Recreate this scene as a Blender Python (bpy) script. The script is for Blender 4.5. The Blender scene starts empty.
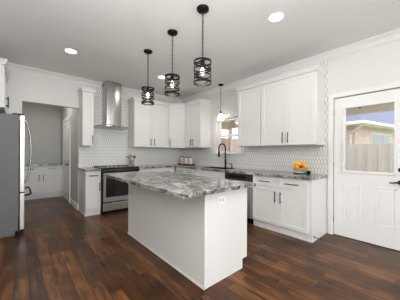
import bpy, bmesh, math, random
from mathutils import Vector, Matrix
C = bpy.context.scene.collection
PI = math.pi
random.seed(4)

# ------------------------------------------------------------ camera, sky, lights, exposure
H = 2.784
cam_d = bpy.data.cameras.new('camera')
cam = bpy.data.objects.new('camera', cam_d); C.objects.link(cam)
bpy.context.scene.camera = cam
yaw, roll = 0.7173, 0.0058
Fw = Vector((math.sin(yaw), math.cos(yaw), 0)); Rt = Vector((math.cos(yaw), -math.sin(yaw), 0)); Up = Vector((0, 0, 1))
Rc = Rt * math.cos(roll) + Up * math.sin(roll); Uc = Up * math.cos(roll) - Rt * math.sin(roll)
m = Matrix((Rc, Uc, -Fw)).transposed().to_4x4(); m.translation = Vector((-3.62, -5.007, 1.2285))
cam.matrix_world = m
cam_d.sensor_fit = 'HORIZONTAL'; cam_d.sensor_width = 36.0
cam_d.lens = 36.0 * 208.247 / 400; cam_d.shift_y = 3.105 / 400
cam_d.clip_start = 0.05; cam_d.clip_end = 300

w = bpy.data.worlds.new('sky'); bpy.context.scene.world = w; w.use_nodes = True
wb = w.node_tree.nodes['Background']
wb.inputs['Color'].default_value = (0.93, 0.96, 1.0, 1); wb.inputs['Strength'].default_value = 2.3

sc = bpy.context.scene
sc.view_settings.view_transform = 'Standard'; sc.view_settings.look = 'None'
sc.view_settings.gamma = 1; sc.view_settings.use_curve_mapping = False
sc.view_settings.exposure = 0.0

def area(name, loc, direction, sx, sy, power, col=(1, 1, 1)):
    l = bpy.data.lights.new(name, 'AREA'); l.shape = 'RECTANGLE'; l.size = sx; l.size_y = sy
    l.energy = power; l.color = col
    o = bpy.data.objects.new(name, l); C.objects.link(o); o.location = loc
    o.rotation_euler = Vector(direction).to_track_quat('-Z', 'Y').to_euler()
    return o
sun_d = bpy.data.lights.new('sun', 'SUN'); sun_d.energy = 2.6; sun_d.angle = 0.03; sun_d.color = (1, .96, .9)
sun = bpy.data.objects.new('sun', sun_d); C.objects.link(sun)
sun.rotation_euler = Vector((0.5, 0.25, -1)).to_track_quat('-Z', 'Y').to_euler()
DAY = (.985, 1, 1.03)
# daylight entering by the wide windows behind the camera
area('window_daylight_a', (-3.1, -8.85, 1.45), (0, 1, 0.0), 1.9, 2.2, 91, DAY)
area('window_daylight_b', (-1.0, -8.85, 1.45), (-.05, 1, 0.0), 1.7, 2.2, 13, DAY)
# fill lights added next to the camera, aimed up to brighten ceiling and room
area('ceiling_fill', (-3.4, -5.4, 1.7), (0, 0.3, 1), 1.0, 1.0, 42, DAY)
area('ceiling_fill_left', (-3.95, -4.9, 1.7), (0, 0, 1), .7, .7, 66, DAY)

# ------------------------------------------------------------ materials
def new_mat(name):
    mt = bpy.data.materials.new(name); mt.use_nodes = True
    nt = mt.node_tree; b = nt.nodes['Principled BSDF']
    return mt, nt, b
def lin(c):
    return tuple(((x / 255) / 12.92 if x / 255 <= .04045 else ((x / 255 + .055) / 1.055) ** 2.4) for x in c) + (1,)
def simple(name, rgb, rough=.5, metal=0, noise=0, nscale=8, bump=0, coat=0, trans=0, ior=1.45, stretch=None, spec=None):
    mt, nt, b = new_mat(name)
    b.inputs['Base Color'].default_value = lin(rgb); b.inputs['Roughness'].default_value = rough
    b.inputs['Metallic'].default_value = metal; b.inputs['Coat Weight'].default_value = coat
    b.inputs['Transmission Weight'].default_value = trans; b.inputs['IOR'].default_value = ior
    if spec is not None: b.inputs['Specular IOR Level'].default_value = spec
    if noise or bump:
        tc = nt.nodes.new('ShaderNodeTexCoord'); mp = nt.nodes.new('ShaderNodeMapping'); nz = nt.nodes.new('ShaderNodeTexNoise')
        nt.links.new(tc.outputs['Object'], mp.inputs['Vector']); nt.links.new(mp.outputs['Vector'], nz.inputs['Vector'])
        if stretch: mp.inputs['Scale'].default_value = stretch
        nz.inputs['Scale'].default_value = nscale; nz.inputs['Detail'].default_value = 4
        if noise:
            mx = nt.nodes.new('ShaderNodeMix'); mx.data_type = 'RGBA'
            c = lin(rgb); k0, k1 = 1 - noise, 1 + noise
            mx.inputs[6].default_value = (c[0] * k0, c[1] * k0, c[2] * k0, 1); mx.inputs[7].default_value = (min(1, c[0] * k1), min(1, c[1] * k1), min(1, c[2] * k1), 1)
            nt.links.new(nz.outputs['Fac'], mx.inputs[0]); nt.links.new(mx.outputs[2], b.inputs['Base Color'])
        if bump:
            bp = nt.nodes.new('ShaderNodeBump'); bp.inputs['Strength'].default_value = bump; bp.inputs['Distance'].default_value = .002
            nt.links.new(nz.outputs['Fac'], bp.inputs['Height']); nt.links.new(bp.outputs['Normal'], b.inputs['Normal'])
    return mt
def emit(name, rgb, s):
    mt, nt, b = new_mat(name)
    b.inputs['Base Color'].default_value = lin(rgb); b.inputs['Emission Color'].default_value = lin(rgb); b.inputs['Emission Strength'].default_value = s
    return mt

M = {}
M['paint'] = simple('wall_paint', (224, 223, 220), .6, noise=.015, nscale=3)
M['wall_paint_shaded'] = simple('wall_paint_shaded', (196, 195, 192), .6, noise=.015, nscale=3)  # wall paint darkened, the pantry's shade put into the colour
M['ceil'] = simple('ceiling_paint', (238, 237, 235), .8, noise=.02, nscale=40, bump=.1)
M['trim'] = simple('trim_paint', (233, 232, 229), .4, noise=.01)
M['cab'] = simple('cabinet_paint', (227, 226, 223), .38, noise=.01, nscale=3)
M['doorw'] = simple('door_paint', (236, 236, 234), .4, noise=.01)
M['steel'] = simple('brushed_steel', (176, 174, 170), .25, 1, noise=.12, nscale=14, stretch=(3, 3, .15))
M['steelh'] = simple('brushed_steel_horizontal', (200, 198, 194), .25, .8, noise=.2, nscale=30, stretch=(.4, .4, 14))
M['fridge_side'] = simple('fridge_side_grey', (112, 111, 110), .5, 0, noise=.05, nscale=90, bump=.15)
M['fridge_door'] = simple('fridge_door_steel', (190, 188, 185), .3, .7)
M['handle'] = simple('gunmetal', (62, 60, 58), .38, .7)
M['darkmetal'] = simple('black_metal', (30, 28, 27), .4, .7)
M['bronze'] = simple('bronze_metal', (14, 12, 11), .5, .2, spec=.3)
M['black'] = simple('black_plastic', (12, 12, 13), .4, spec=.3)
M['blackglass'] = simple('black_glass', (8, 8, 9), .2, spec=.35)
M['ovenglass'] = simple('oven_glass', (26, 22, 26), .07, coat=.5)
M['tray'] = simple('dark_tray', (48, 42, 38), .5)
M['wood'] = simple('spoon_wood', (196, 150, 100), .55, noise=.2, nscale=20)
M['darkwood'] = simple('dark_spoon_wood', (96, 62, 40), .55, noise=.2, nscale=20)
M['ceramic'] = simple('cream_ceramic', (238, 222, 206), .3, noise=.05)
M['lid'] = simple('canister_lid', (92, 74, 64), .5, noise=.1)
M['yellow'] = simple('lemon_skin', (255, 200, 30), .45, noise=.08, nscale=30, bump=.2)
M['orange'] = simple('orange_skin', (252, 170, 24), .45, noise=.08, nscale=30, bump=.2)
M['red'] = simple('apple_skin', (190, 40, 22), .35, noise=.15, nscale=20)
M['stem'] = simple('fruit_stem', (90, 80, 40), .6)
M['outlet'] = simple('outlet_plastic', (238, 238, 236), .4)
M['slot'] = simple('outlet_slot', (120, 120, 118), .5)
M['outlet_rim'] = simple('outlet_receptacle', (214, 213, 210), .4)
M['rubber'] = simple('rubber', (60, 60, 60), .7)
M['bulb'] = emit('bulb_glow', (255, 240, 215), 2.5)
M['led'] = emit('led_disc', (255, 252, 245), 6)
M['porch'] = simple('porch_paint', (250, 238, 226), .7, noise=.05)
M['fascia'] = simple('fascia_paint', (240, 238, 230), .6)
M['concrete'] = simple('patio_concrete', (222, 218, 210), .9, noise=.08)
M['shingle'] = simple('roof_shingles', (112, 118, 140), .9, noise=.18, nscale=6, stretch=(1, 1, 6))
M['fence'] = simple('fence_boards', (206, 199, 196), .85, noise=.22, nscale=5, stretch=(1, 9, .6))
M['postmetal'] = simple('bolt', (70, 66, 60), .5, .6)

def glass(name, tint=(1, 1, 1), rough=0.0):
    mt = bpy.data.materials.new(name); mt.use_nodes = True; nt = mt.node_tree
    for n in list(nt.nodes): nt.nodes.remove(n)
    out = nt.nodes.new('ShaderNodeOutputMaterial'); tr = nt.nodes.new('ShaderNodeBsdfTransparent'); gl = nt.nodes.new('ShaderNodeBsdfGlossy')
    fr = nt.nodes.new('ShaderNodeFresnel'); fr.inputs['IOR'].default_value = 1.25; mx = nt.nodes.new('ShaderNodeMixShader')
    tr.inputs['Color'].default_value = tint + (1,); gl.inputs['Roughness'].default_value = max(rough, .02)
    nt.links.new(fr.outputs[0], mx.inputs[0]); nt.links.new(tr.outputs[0], mx.inputs[1]); nt.links.new(gl.outputs[0], mx.inputs[2]); nt.links.new(mx.outputs[0], out.inputs[0])
    return mt
M['glass'] = glass('window_glass', (.97, .98, .98))
M['bowlglass'] = simple('pale_yellow_ceramic', (232, 220, 168), .3)
M['seeded'] = simple('frosted_shade', (245, 243, 238), .25, trans=.6)
b_ = M['seeded'].node_tree.nodes['Principled BSDF']; b_.inputs['Emission Color'].default_value = (1, .95, .88, 1); b_.inputs['Emission Strength'].default_value = 1.0

def NM(nt, op, a, b=None, c=None):
    n = nt.nodes.new('ShaderNodeMath'); n.operation = op
    for i, v in enumerate((a, b, c)):
        if v is None: continue
        if isinstance(v, (int, float)): n.inputs[i].default_value = v
        else: nt.links.new(v, n.inputs[i])
    return n.outputs[0]
def mixc(nt, fac, c0, c1):
    n = nt.nodes.new('ShaderNodeMix'); n.data_type = 'RGBA'
    for i, v in ((0, fac), (6, c0), (7, c1)):
        if isinstance(v, (int, float, tuple)): n.inputs[i].default_value = v
        else: nt.links.new(v, n.inputs[i])
    return n.outputs[2]

def tile_mat():
    mt, nt, b = new_mat('picket_tile')
    g = nt.nodes.new('ShaderNodeNewGeometry'); sp = nt.nodes.new('ShaderNodeSeparateXYZ'); nt.links.new(g.outputs['Position'], sp.inputs[0])
    W, P = .044, .070
    u = NM(nt, 'DIVIDE', NM(nt, 'ADD', sp.outputs[0], NM(nt, 'ADD', sp.outputs[1], 20)), W)
    v = NM(nt, 'MULTIPLY', NM(nt, 'ADD', sp.outputs[2], .02), .8660254 / P)
    S3 = 1.7320508
    def cell(du, dv):
        a = NM(nt, 'SUBTRACT', NM(nt, 'FLOORED_MODULO', NM(nt, 'ADD', u, du), 1.0), .5)
        c = NM(nt, 'SUBTRACT', NM(nt, 'FLOORED_MODULO', NM(nt, 'ADD', v, dv), S3), S3 / 2)
        a = NM(nt, 'ABSOLUTE', a); c = NM(nt, 'ABSOLUTE', c)
        return NM(nt, 'MAXIMUM', NM(nt, 'MULTIPLY', a, 1.02), NM(nt, 'ADD', NM(nt, 'MULTIPLY', a, .28), NM(nt, 'MULTIPLY', c, .88)))
    d = NM(nt, 'MINIMUM', cell(0, 0), cell(.5, S3 / 2))
    mr = nt.nodes.new('ShaderNodeMapRange'); nt.links.new(d, mr.inputs[0]); mr.inputs[1].default_value = .39; mr.inputs[2].default_value = .45
    mr.interpolation_type = 'SMOOTHSTEP'
    nt.links.new(mixc(nt, mr.outputs[0], lin((233, 232, 229)), lin((168, 166, 163))), b.inputs['Base Color'])
    h = nt.nodes.new('ShaderNodeMapRange'); nt.links.new(d, h.inputs[0]); h.inputs[1].default_value = .3; h.inputs[2].default_value = .46; h.inputs[3].default_value = 1; h.inputs[4].default_value = 0
    bp = nt.nodes.new('ShaderNodeBump'); bp.inputs['Strength'].default_value = .5; bp.inputs['Distance'].default_value = .003
    nt.links.new(h.outputs[0], bp.inputs['Height']); nt.links.new(bp.outputs[0], b.inputs['Normal'])
    b.inputs['Roughness'].default_value = .35
    return mt
M['tile'] = tile_mat()

def floor_mat():
    mt, nt, b = new_mat('walnut_planks')
    g = nt.nodes.new('ShaderNodeNewGeometry'); sp = nt.nodes.new('ShaderNodeSeparateXYZ'); nt.links.new(g.outputs['Position'], sp.inputs[0])
    x = NM(nt, 'DIVIDE', NM(nt, 'ADD', sp.outputs[0], 30), .105); row = NM(nt, 'FLOOR', x); fx = NM(nt, 'FRACT', x)
    wn = nt.nodes.new('ShaderNodeTexWhiteNoise'); wn.noise_dimensions = '1D'; nt.links.new(row, wn.inputs['W'])
    y = NM(nt, 'DIVIDE', NM(nt, 'ADD', sp.outputs[1], NM(nt, 'ADD', NM(nt, 'MULTIPLY', wn.outputs['Value'], 3.0), 40)), .72)
    col = NM(nt, 'FLOOR', y); fy = NM(nt, 'FRACT', y)
    cv = nt.nodes.new('ShaderNodeCombineXYZ'); nt.links.new(row, cv.inputs[0]); nt.links.new(col, cv.inputs[1])
    w2 = nt.nodes.new('ShaderNodeTexWhiteNoise'); w2.noise_dimensions = '2D'; nt.links.new(cv.outputs[0], w2.inputs['Vector'])
    # grain
    gv = nt.nodes.new('ShaderNodeCombineXYZ')
    nt.links.new(NM(nt, 'MULTIPLY', sp.outputs[0], 26), gv.inputs[0]); nt.links.new(NM(nt, 'MULTIPLY', sp.outputs[1], 2.6), gv.inputs[1]); nt.links.new(NM(nt, 'MULTIPLY', w2.outputs['Value'], 40), gv.inputs[2])
    nz = nt.nodes.new('ShaderNodeTexNoise'); nz.inputs['Scale'].default_value = 1; nz.inputs['Detail'].default_value = 5; nz.inputs['Roughness'].default_value = .6; nt.links.new(gv.outputs[0], nz.inputs['Vector'])
    nz2 = nt.nodes.new('ShaderNodeTexNoise'); nz2.inputs['Scale'].default_value = 3.2; nz2.inputs['Detail'].default_value = 3; nt.links.new(g.outputs['Position'], nz2.inputs['Vector'])
    f = NM(nt, 'ADD', NM(nt, 'MULTIPLY', w2.outputs['Value'], .2), NM(nt, 'ADD', NM(nt, 'MULTIPLY', nz.outputs['Fac'], .7), NM(nt, 'MULTIPLY', nz2.outputs['Fac'], .42)))
    cr = nt.nodes.new('ShaderNodeValToRGB'); nt.links.new(f, cr.inputs[0]); e = cr.color_ramp
    e.elements[0].position = .34; e.elements[0].color = lin((40, 19, 6))
    e.elements[1].position = 1.0; e.elements[1].color = lin((172, 114, 64))
    for p, c in ((.5, (54, 30, 14)), (.66, (80, 49, 25)), (.82, (118, 76, 40))):
        q = e.elements.new(p); q.color = lin(c)
    ex = NM(nt, 'MINIMUM', fx, NM(nt, 'SUBTRACT', 1, fx)); ey = NM(nt, 'MULTIPLY', NM(nt, 'MINIMUM', fy, NM(nt, 'SUBTRACT', 1, fy)), 6)
    ed = NM(nt, 'MINIMUM', ex, ey)
    mr = nt.nodes.new('ShaderNodeMapRange'); nt.links.new(ed, mr.inputs[0]); mr.inputs[1].default_value = 0; mr.inputs[2].default_value = .035
    nt.links.new(mixc(nt, mr.outputs[0], lin((30, 20, 15)), cr.outputs[0]), b.inputs['Base Color'])
    bp = nt.nodes.new('ShaderNodeBump'); bp.inputs['Strength'].default_value = .35; bp.inputs['Distance'].default_value = .002
    nt.links.new(NM(nt, 'ADD', mr.outputs[0], NM(nt, 'MULTIPLY', nz.outputs['Fac'], .5)), bp.inputs['Height']); nt.links.new(bp.outputs[0], b.inputs['Normal'])
    nt.links.new(NM(nt, 'ADD', .2, NM(nt, 'MULTIPLY', nz.outputs['Fac'], .22)), b.inputs['Roughness'])
    b.inputs['Specular IOR Level'].default_value = .3
    return mt
M['floor'] = floor_mat()

def granite():
    mt, nt, b = new_mat('grey_granite')
    g = nt.nodes.new('ShaderNodeNewGeometry'); mp = nt.nodes.new('ShaderNodeMapping'); nt.links.new(g.outputs['Position'], mp.inputs['Vector'])
    mp.inputs['Rotation'].default_value = (0, 0, .5); mp.inputs['Scale'].default_value = (1.0, .55, 1)
    def nz(s, d, dist=0):
        n = nt.nodes.new('ShaderNodeTexNoise'); n.inputs['Scale'].default_value = s; n.inputs['Detail'].default_value = d; n.inputs['Distortion'].default_value = dist
        n.inputs['Roughness'].default_value = .65; nt.links.new(mp.outputs['Vector'], n.inputs['Vector']); return n.outputs['Fac']
    a = nz(8, 8, 1.2); c = nz(40, 5); d = nz(11, 6, 2.0)
    f = NM(nt, 'ADD', NM(nt, 'MULTIPLY', a, .65), NM(nt, 'MULTIPLY', c, .35))
    cr = nt.nodes.new('ShaderNodeValToRGB'); nt.links.new(f, cr.inputs[0]); e = cr.color_ramp
    e.elements[0].position = .40; e.elements[0].color = lin((52, 50, 50)); e.elements[1].position = .62; e.elements[1].color = lin((226, 222, 218))
    for p, col in ((.45, (86, 84, 82)), (.495, (136, 133, 130)), (.55, (182, 178, 174))):
        q = e.elements.new(p); q.color = lin(col)
    v = NM(nt, 'ABSOLUTE', NM(nt, 'SUBTRACT', d, .5)); mr = nt.nodes.new('ShaderNodeMapRange'); nt.links.new(v, mr.inputs[0]); mr.inputs[1].default_value = 0; mr.inputs[2].default_value = .03; mr.inputs[3].default_value = .85; mr.inputs[4].default_value = 0
    nt.links.new(mixc(nt, mr.outputs[0], cr.outputs[0], lin((78, 74, 72))), b.inputs['Base Color'])
    b.inputs['Roughness'].default_value = .16
    return mt
M['granite'] = granite()

def brick_mat():
    mt, nt, b = new_mat('pink_brick')
    tc = nt.nodes.new('ShaderNodeTexCoord'); sp = nt.nodes.new('ShaderNodeSeparateXYZ'); nt.links.new(tc.outputs['Object'], sp.inputs[0])
    cv = nt.nodes.new('ShaderNodeCombineXYZ'); nt.links.new(NM(nt, 'ADD', sp.outputs[0], sp.outputs[1]), cv.inputs[0]); nt.links.new(sp.outputs[2], cv.inputs[1])
    br = nt.nodes.new('ShaderNodeTexBrick'); nt.links.new(cv.outputs[0], br.inputs['Vector']); br.inputs['Scale'].default_value = 1
    br.inputs['Brick Width'].default_value = .2; br.inputs['Row Height'].default_value = .075; br.inputs['Mortar Size'].default_value = .008
    br.inputs['Color1'].default_value = lin((240, 212, 204)); br.inputs['Color2'].default_value = lin((230, 196, 186)); br.inputs['Mortar'].default_value = lin((222, 208, 196))
    nt.links.new(br.outputs['Color'], b.inputs['Base Color']); b.inputs['Roughness'].default_value = .9
    return mt
M['brick'] = brick_mat()
def grass_mat():
    return simple('lawn', (110, 124, 80), .95, noise=.3, nscale=14)
M['grass'] = grass_mat()

# ------------------------------------------------------------ mesh helpers
def box(bm, x0, x1, y0, y1, z0, z1, bev=0):
    vs = [bm.verts.new((x, y, z)) for x in (x0, x1) for y in (y0, y1) for z in (z0, z1)]
    fs = [bm.faces.new([vs[i] for i in q]) for q in ((0, 1, 3, 2), (4, 6, 7, 5), (0, 4, 5, 1), (2, 3, 7, 6), (0, 2, 6, 4), (1, 5, 7, 3))]
    if bev:
        es = {e for f in fs for e in f.edges}
        bmesh.ops.bevel(bm, geom=list(es), offset=bev, segments=2, affect='EDGES', profile=.6)
def cyl(bm, p0, p1, r0, r1=None, n=16, cap=True):
    r1 = r0 if r1 is None else r1
    p0, p1 = Vector(p0), Vector(p1); d = (p1 - p0).normalized()
    a = d.orthogonal().normalized(); b = d.cross(a)
    A = [bm.verts.new(p0 + (a * math.cos(2 * PI * i / n) + b * math.sin(2 * PI * i / n)) * r0) for i in range(n)]
    B = [bm.verts.new(p1 + (a * math.cos(2 * PI * i / n) + b * math.sin(2 * PI * i / n)) * r1) for i in range(n)]
    for i in range(n): bm.faces.new((A[i], A[(i + 1) % n], B[(i + 1) % n], B[i]))
    if cap: bm.faces.new(A[::-1]); bm.faces.new(B)
def tube(bm, pts, r, n=10, closed=False):
    pts = [Vector(p) for p in pts]; N = len(pts); rings = []
    up = None
    for i, p in enumerate(pts):
        if closed: t = (pts[(i + 1) % N] - pts[i - 1]).normalized()
        else: t = (pts[min(i + 1, N - 1)] - pts[max(i - 1, 0)]).normalized()
        up = t.orthogonal().normalized() if up is None else (up - t * up.dot(t)).normalized()
        b = t.cross(up); rr = r[i] if isinstance(r, (list, tuple)) else r
        rings.append([bm.verts.new(p + (up * math.cos(2 * PI * k / n) + b * math.sin(2 * PI * k / n)) * rr) for k in range(n)])
    for i in range(N if closed else N - 1):
        A, B = rings[i], rings[(i + 1) % N]
        for k in range(n): bm.faces.new((A[k], A[(k + 1) % n], B[(k + 1) % n], B[k]))
    if not closed: bm.faces.new(rings[0][::-1]); bm.faces.new(rings[-1])
def lathe(bm, prof, c=(0, 0, 0), n=24, cap0=True, cap1=True):
    c = Vector(c); rings = []
    for r, z in prof:
        rings.append([bm.verts.new(c + Vector((r * math.cos(2 * PI * k / n), r * math.sin(2 * PI * k / n), z))) for k in range(n)])
    for A, B in zip(rings, rings[1:]):
        for k in range(n): bm.faces.new((A[k], A[(k + 1) % n], B[(k + 1) % n], B[k]))
    if cap0: bm.faces.new(rings[0][::-1])
    if cap1: bm.faces.new(rings[-1])
def extrude_profile(bm, prof, f, t0, t1):
    """prof = closed list of (a, b); f(t, a, b) -> point"""
    A = [bm.verts.new(f(t0, a, b)) for a, b in prof]; B = [bm.verts.new(f(t1, a, b)) for a, b in prof]
    n = len(prof)
    for i in range(n): bm.faces.new((A[i], A[(i + 1) % n], B[(i + 1) % n], B[i]))
    bm.faces.new(A[::-1]); bm.faces.new(B)
def obj(name, bm, mat, parent=None, smooth=False):
    bmesh.ops.recalc_face_normals(bm, faces=bm.faces[:])
    me = bpy.data.meshes.new(name); bm.to_mesh(me); bm.free()
    if smooth:
        for p in me.polygons: p.use_smooth = True
        try: me.set_sharp_from_angle(angle=math.radians(40))
        except Exception: pass
    me.materials.append(mat)
    o = bpy.data.objects.new(name, me); C.objects.link(o)
    if parent: o.parent = parent
    return o
def tag(o, label, cat, group=None):
    o['label'] = label; o['category'] = cat
    if group: o['group'] = group
    return o
def thing(name, label, cat, loc=(0, 0, 0), rz=0, group=None):
    o = bpy.data.objects.new(name, None); C.objects.link(o); o.empty_display_size = .1
    o.location = loc; o.rotation_euler = (0, 0, rz)
    return tag(o, label, cat, group)
def struct(name, bm, mat, parent=None, smooth=False):
    o = obj(name, bm, mat, parent, smooth)
    if parent is None: o['kind'] = 'structure'
    return o
B = bmesh.new
def copy_tree(o, parent=None):
    c = o.copy(); C.objects.link(c)
    if parent: c.parent = parent
    for ch in list(o.children): copy_tree(ch, c)
    return c

# ------------------------------------------------------------ room shell
XL, YF = -4.38, -9.0
bm = B(); box(bm, XL - .15, .15, YF - .15, 2.65, -.12, 0); struct('floor', bm, M['floor'])
bm = B(); box(bm, XL - .15, .15, YF - .15, 2.65, H, H + .12); struct('ceiling', bm, M['ceil'])
# back wall with the pantry opening
OX0, OX1, OZ = -3.572, -2.66, 2.165
bm = B(); box(bm, XL, OX0, 0, .12, 0, H); box(bm, OX1, 0, 0, .12, 0, H); box(bm, OX0, OX1, 0, .12, OZ, H)
struct('wall_back', bm, M['paint'])
bm = B(); box(bm, XL - .15, XL, YF, .12, 0, H); struct('wall_left', bm, M['paint'])
# right wall with kitchen window and door openings
WY0, WY1, WZ0, WZ1 = -2.22, -1.47, 1.235, 2.04
DY0, DY1, DZ = -4.785, -3.952, 2.075
bm = B()
box(bm, 0, .15, WY1, .12, 0, H); box(bm, 0, .15, WY0, WY1, 0, WZ0); box(bm, 0, .15, WY0, WY1, WZ1, H)
box(bm, 0, .15, DY1, WY0, 0, H); box(bm, 0, .15, DY0, DY1, DZ, H); box(bm, 0, .15, YF, DY0, 0, H)
struct('wall_right', bm, M['paint'])
# front wall (behind the camera) with two tall window openings
bm = B(); FW = [(-4.1, -2.1), (-1.9, -.1)]
box(bm, XL, -4.1, YF - .15, YF, 0, H); box(bm, -2.1, -1.9, YF - .15, YF, 0, H); box(bm, -.1, .15, YF - .15, YF, 0, H)
for a, b in FW: box(bm, a, b, YF - .15, YF, 0, .3); box(bm, a, b, YF - .15, YF, 2.6, H)
struct('wall_front', bm, M['paint'])
k = 2
for a, b in FW:
    bm = B(); y0, y1 = YF - .1, YF - .04
    for q in ((a, a + .07), (b - .07, b), ((a + b) / 2 - .035, (a + b) / 2 + .035)): box(bm, q[0], q[1], y0, y1, .3, 2.6)
    box(bm, a, b, y0, y1, .3, .37); box(bm, a, b, y0, y1, 2.53, 2.6)
    f = struct('window_%d' % k, bm, M['trim'])
    bm = B(); box(bm, a + .07, b - .07, YF - .075, YF - .07, .37, 2.53); obj('pane', bm, M['glass'], f); k += 1
# pantry
PX0, PY = -3.66, 2.5
bm = B(); box(bm, OX1, OX1 + .12, .12, PY, 0, H); struct('wall_pantry_right', bm, M['wall_paint_shaded'])
bm = B(); box(bm, PX0 - .12, PX0, .12, PY, 0, H); struct('wall_pantry_left', bm, M['wall_paint_shaded'])
bm = B(); box(bm, PX0 - .12, OX1 + .12, PY, PY + .12, 0, H); struct('wall_pantry_back', bm, M['wall_paint_shaded'])

# crown mouldings of the room
CP = [(0, 0), (.085, 0), (.085, -.012), (.075, -.022), (.055, -.035), (.035, -.055), (.022, -.078), (.012, -.09), (.012, -.105), (0, -.105)]
tn = [1]
def crown(f, t0, t1):
    bm = B(); extrude_profile(bm, CP, f, t0, t1); struct('trim_%d' % tn[0], bm, M['trim']); tn[0] += 1
crown(lambda t, a, b: (t, -.0 - a, H + b), XL, -2.215)
crown(lambda t, a, b: (t, -.0 - a, H + b), -1.855, -.0)
crown(lambda t, a, b: (-a, t, H + b), YF, -.0)
crown(lambda t, a, b: (XL + a, t, H + b), YF, -.0)
# baseboards
def baseboard(name, x0, x1, y0, y1):
    bm = B(); box(bm, x0, x1, y0, y1, 0, .115, .003); struct(name, bm, M['trim'])
baseboard('baseboard_right', -.016, 0, YF, -4.88)
baseboard('baseboard_left', XL, XL + .016, YF, -1.0)
baseboard('baseboard_pantry', OX1 - .016, OX1, -.0, .84)
baseboard('baseboard_pantry_far', OX1 - .016, OX1, 1.84, 1.88)

# ------------------------------------------------------------ tile on the walls
bm = B(); box(bm, OX1, -.001, -.009, -.001, .87, H - .104); tag(obj('backsplash', bm, M['tile']), 'white picket tile covering the wall behind the range and hood', 'backsplash')
TY = -3.866
bm = B()
box(bm, -.009, -.001, WY1 + .09, -.010, .87, H - .104); box(bm, -.009, -.001, TY, WY0 - .09, .87, H - .104)
box(bm, -.009, -.001, WY0 - .09, WY1 + .09, .87, 1.19); box(bm, -.009, -.001, WY0 - .09, WY1 + .09, WZ1 + .085, H - .104)
tag(obj('backsplash', bm, M['tile']), 'white picket tile on the wall around the sink window', 'backsplash')

# ------------------------------------------------------------ kitchen window
bm = B()
c = .08
box(bm, -.022, -.001, WY1, WY1 + c, WZ0, WZ1 + c, .003); box(bm, -.022, -.001, WY0 - c, WY0, WZ0, WZ1 + c, .003); box(bm, -.022, -.001, WY0, WY1, WZ1, WZ1 + c, .003)
win = struct('window_1', bm, M['trim'])
bm = B(); box(bm, -.05, .06, WY0 - c, WY1 + c, WZ0 - .03, WZ0 - .002, .004); obj('window_sill', bm, M['trim'], win)
bm = B(); s = .045; x0, x1 = .07, .11
for (z0, z1, xx) in ((WZ0, 1.66, 0), (1.62, WZ1, .03)):
    box(bm, x0 + xx, x1 + xx - .012, WY0, WY0 + s, z0, z1); box(bm, x0 + xx, x1 + xx - .012, WY1 - s, WY1, z0, z1)
    box(bm, x0 + xx, x1 + xx - .012, WY0 + s, WY1 - s, z0, z0 + s); box(bm, x0 + xx, x1 + xx - .012, WY0 + s, WY1 - s, z1 - s, z1)
obj('window_frame', bm, M['trim'], win)
bm = B(); box(bm, .083, .087, WY0 + s, WY1 - s, WZ0 + s, 1.62); box(bm, .113, .117, WY0 + s, WY1 - s, 1.66, WZ1 - s); obj('pane', bm, M['glass'], win)

# ------------------------------------------------------------ back door
dr = bpy.data.objects.new('door_1', None); C.objects.link(dr); dr['kind'] = 'structure'; dr.location = (0, -4.37, 0)
def dbox(*a): # world coordinates into the door's frame
    x0, x1, y0, y1, z0, z1 = a; return (x0, x1, y0 + 4.37, y1 + 4.37, z0, z1)
dy0, dy1 = -4.776, -3.958
GY0, GY1, GZ0, GZ1 = -4.634, -4.100, .985, 1.90
bm = B(); X0, X1 = .012, .056
box(bm, *dbox(X0, X1, dy0, GY0, .01, 2.062)); box(bm, *dbox(X0, X1, GY1, dy1, .01, 2.062))
box(bm, *dbox(X0, X1, GY0, GY1, .01, GZ0)); box(bm, *dbox(X0, X1, GY0, GY1, GZ1, 2.062))
obj('door_slab', bm, M['doorw'], dr)
bm = B()
g = .032
for q in ((GY0 - g, GY0 + .004), (GY1 - .004, GY1 + g)): box(bm, *dbox(-.004, X0 + .002, q[0], q[1], GZ0 - g, GZ1 + g), .005)
for q in ((GZ0 - g, GZ0 + .004), (GZ1 - .004, GZ1 + g)): box(bm, *dbox(-.004, X0 + .002, GY0, GY1, q[0], q[1]), .005)
obj('glass_frame', bm, M['doorw'], dr)
bm = B(); box(bm, *dbox(.03, .036, GY0, GY1, GZ0, GZ1)); obj('pane', bm, M['glass'], dr)
for (a, b) in ((-4.285, -4.078), (-4.655, -4.448)):
    bm = B()
    for q in ((a, a + .018), (b - .018, b)): box(bm, *dbox(.008, .014, q[0], q[1], .27, .785), .002)
    for q in ((.27, .288), (.767, .785)): box(bm, *dbox(.008, .014, a, b, q[0], q[1]), .002)
    box(bm, *dbox(.0085, .014, a + .035, b - .035, .305, .75), .003)
    obj('raised_panel', bm, M['doorw'], dr)
bm = B(); box(bm, *dbox(-.018, .012, DY1 + .0, DY1 + .068, 0, 2.145), .004)
box(bm, *dbox(-.018, .012, DY0 - .085, DY0, 0, 2.145), .004); box(bm, *dbox(-.018, .012, DY0, DY1, DZ, 2.145), .004)
obj('door_casing', bm, M['trim'], dr)
bm = B(); box(bm, *dbox(.0, .14, DY0, DY1, .0, .009)); obj('threshold', bm, M['handle'], dr)
bm = B()
cyl(bm, (.012, -.33, .87), (-.002, -.33, .87), .032, n=20); cyl(bm, (-.002, -.33, .87), (-.048, -.33, .87), .011)
tube(bm, [(-.048, -.335, .87), (-.05, -.31, .872), (-.05, -.28, .868), (-.05, -.25, .862), (-.05, -.225, .866)], [.012, .011, .009, .008, .006])
obj('door_handle', bm, M['black'], dr, True)
bm = B(); cyl(bm, (.012, -.33, 1.03), (-.006, -.33, 1.03), .03, n=20); cyl(bm, (-.006, -.33, 1.03), (-.014, -.33, 1.03), .02, n=16); obj('deadbolt', bm, M['black'], dr, True)
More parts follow.
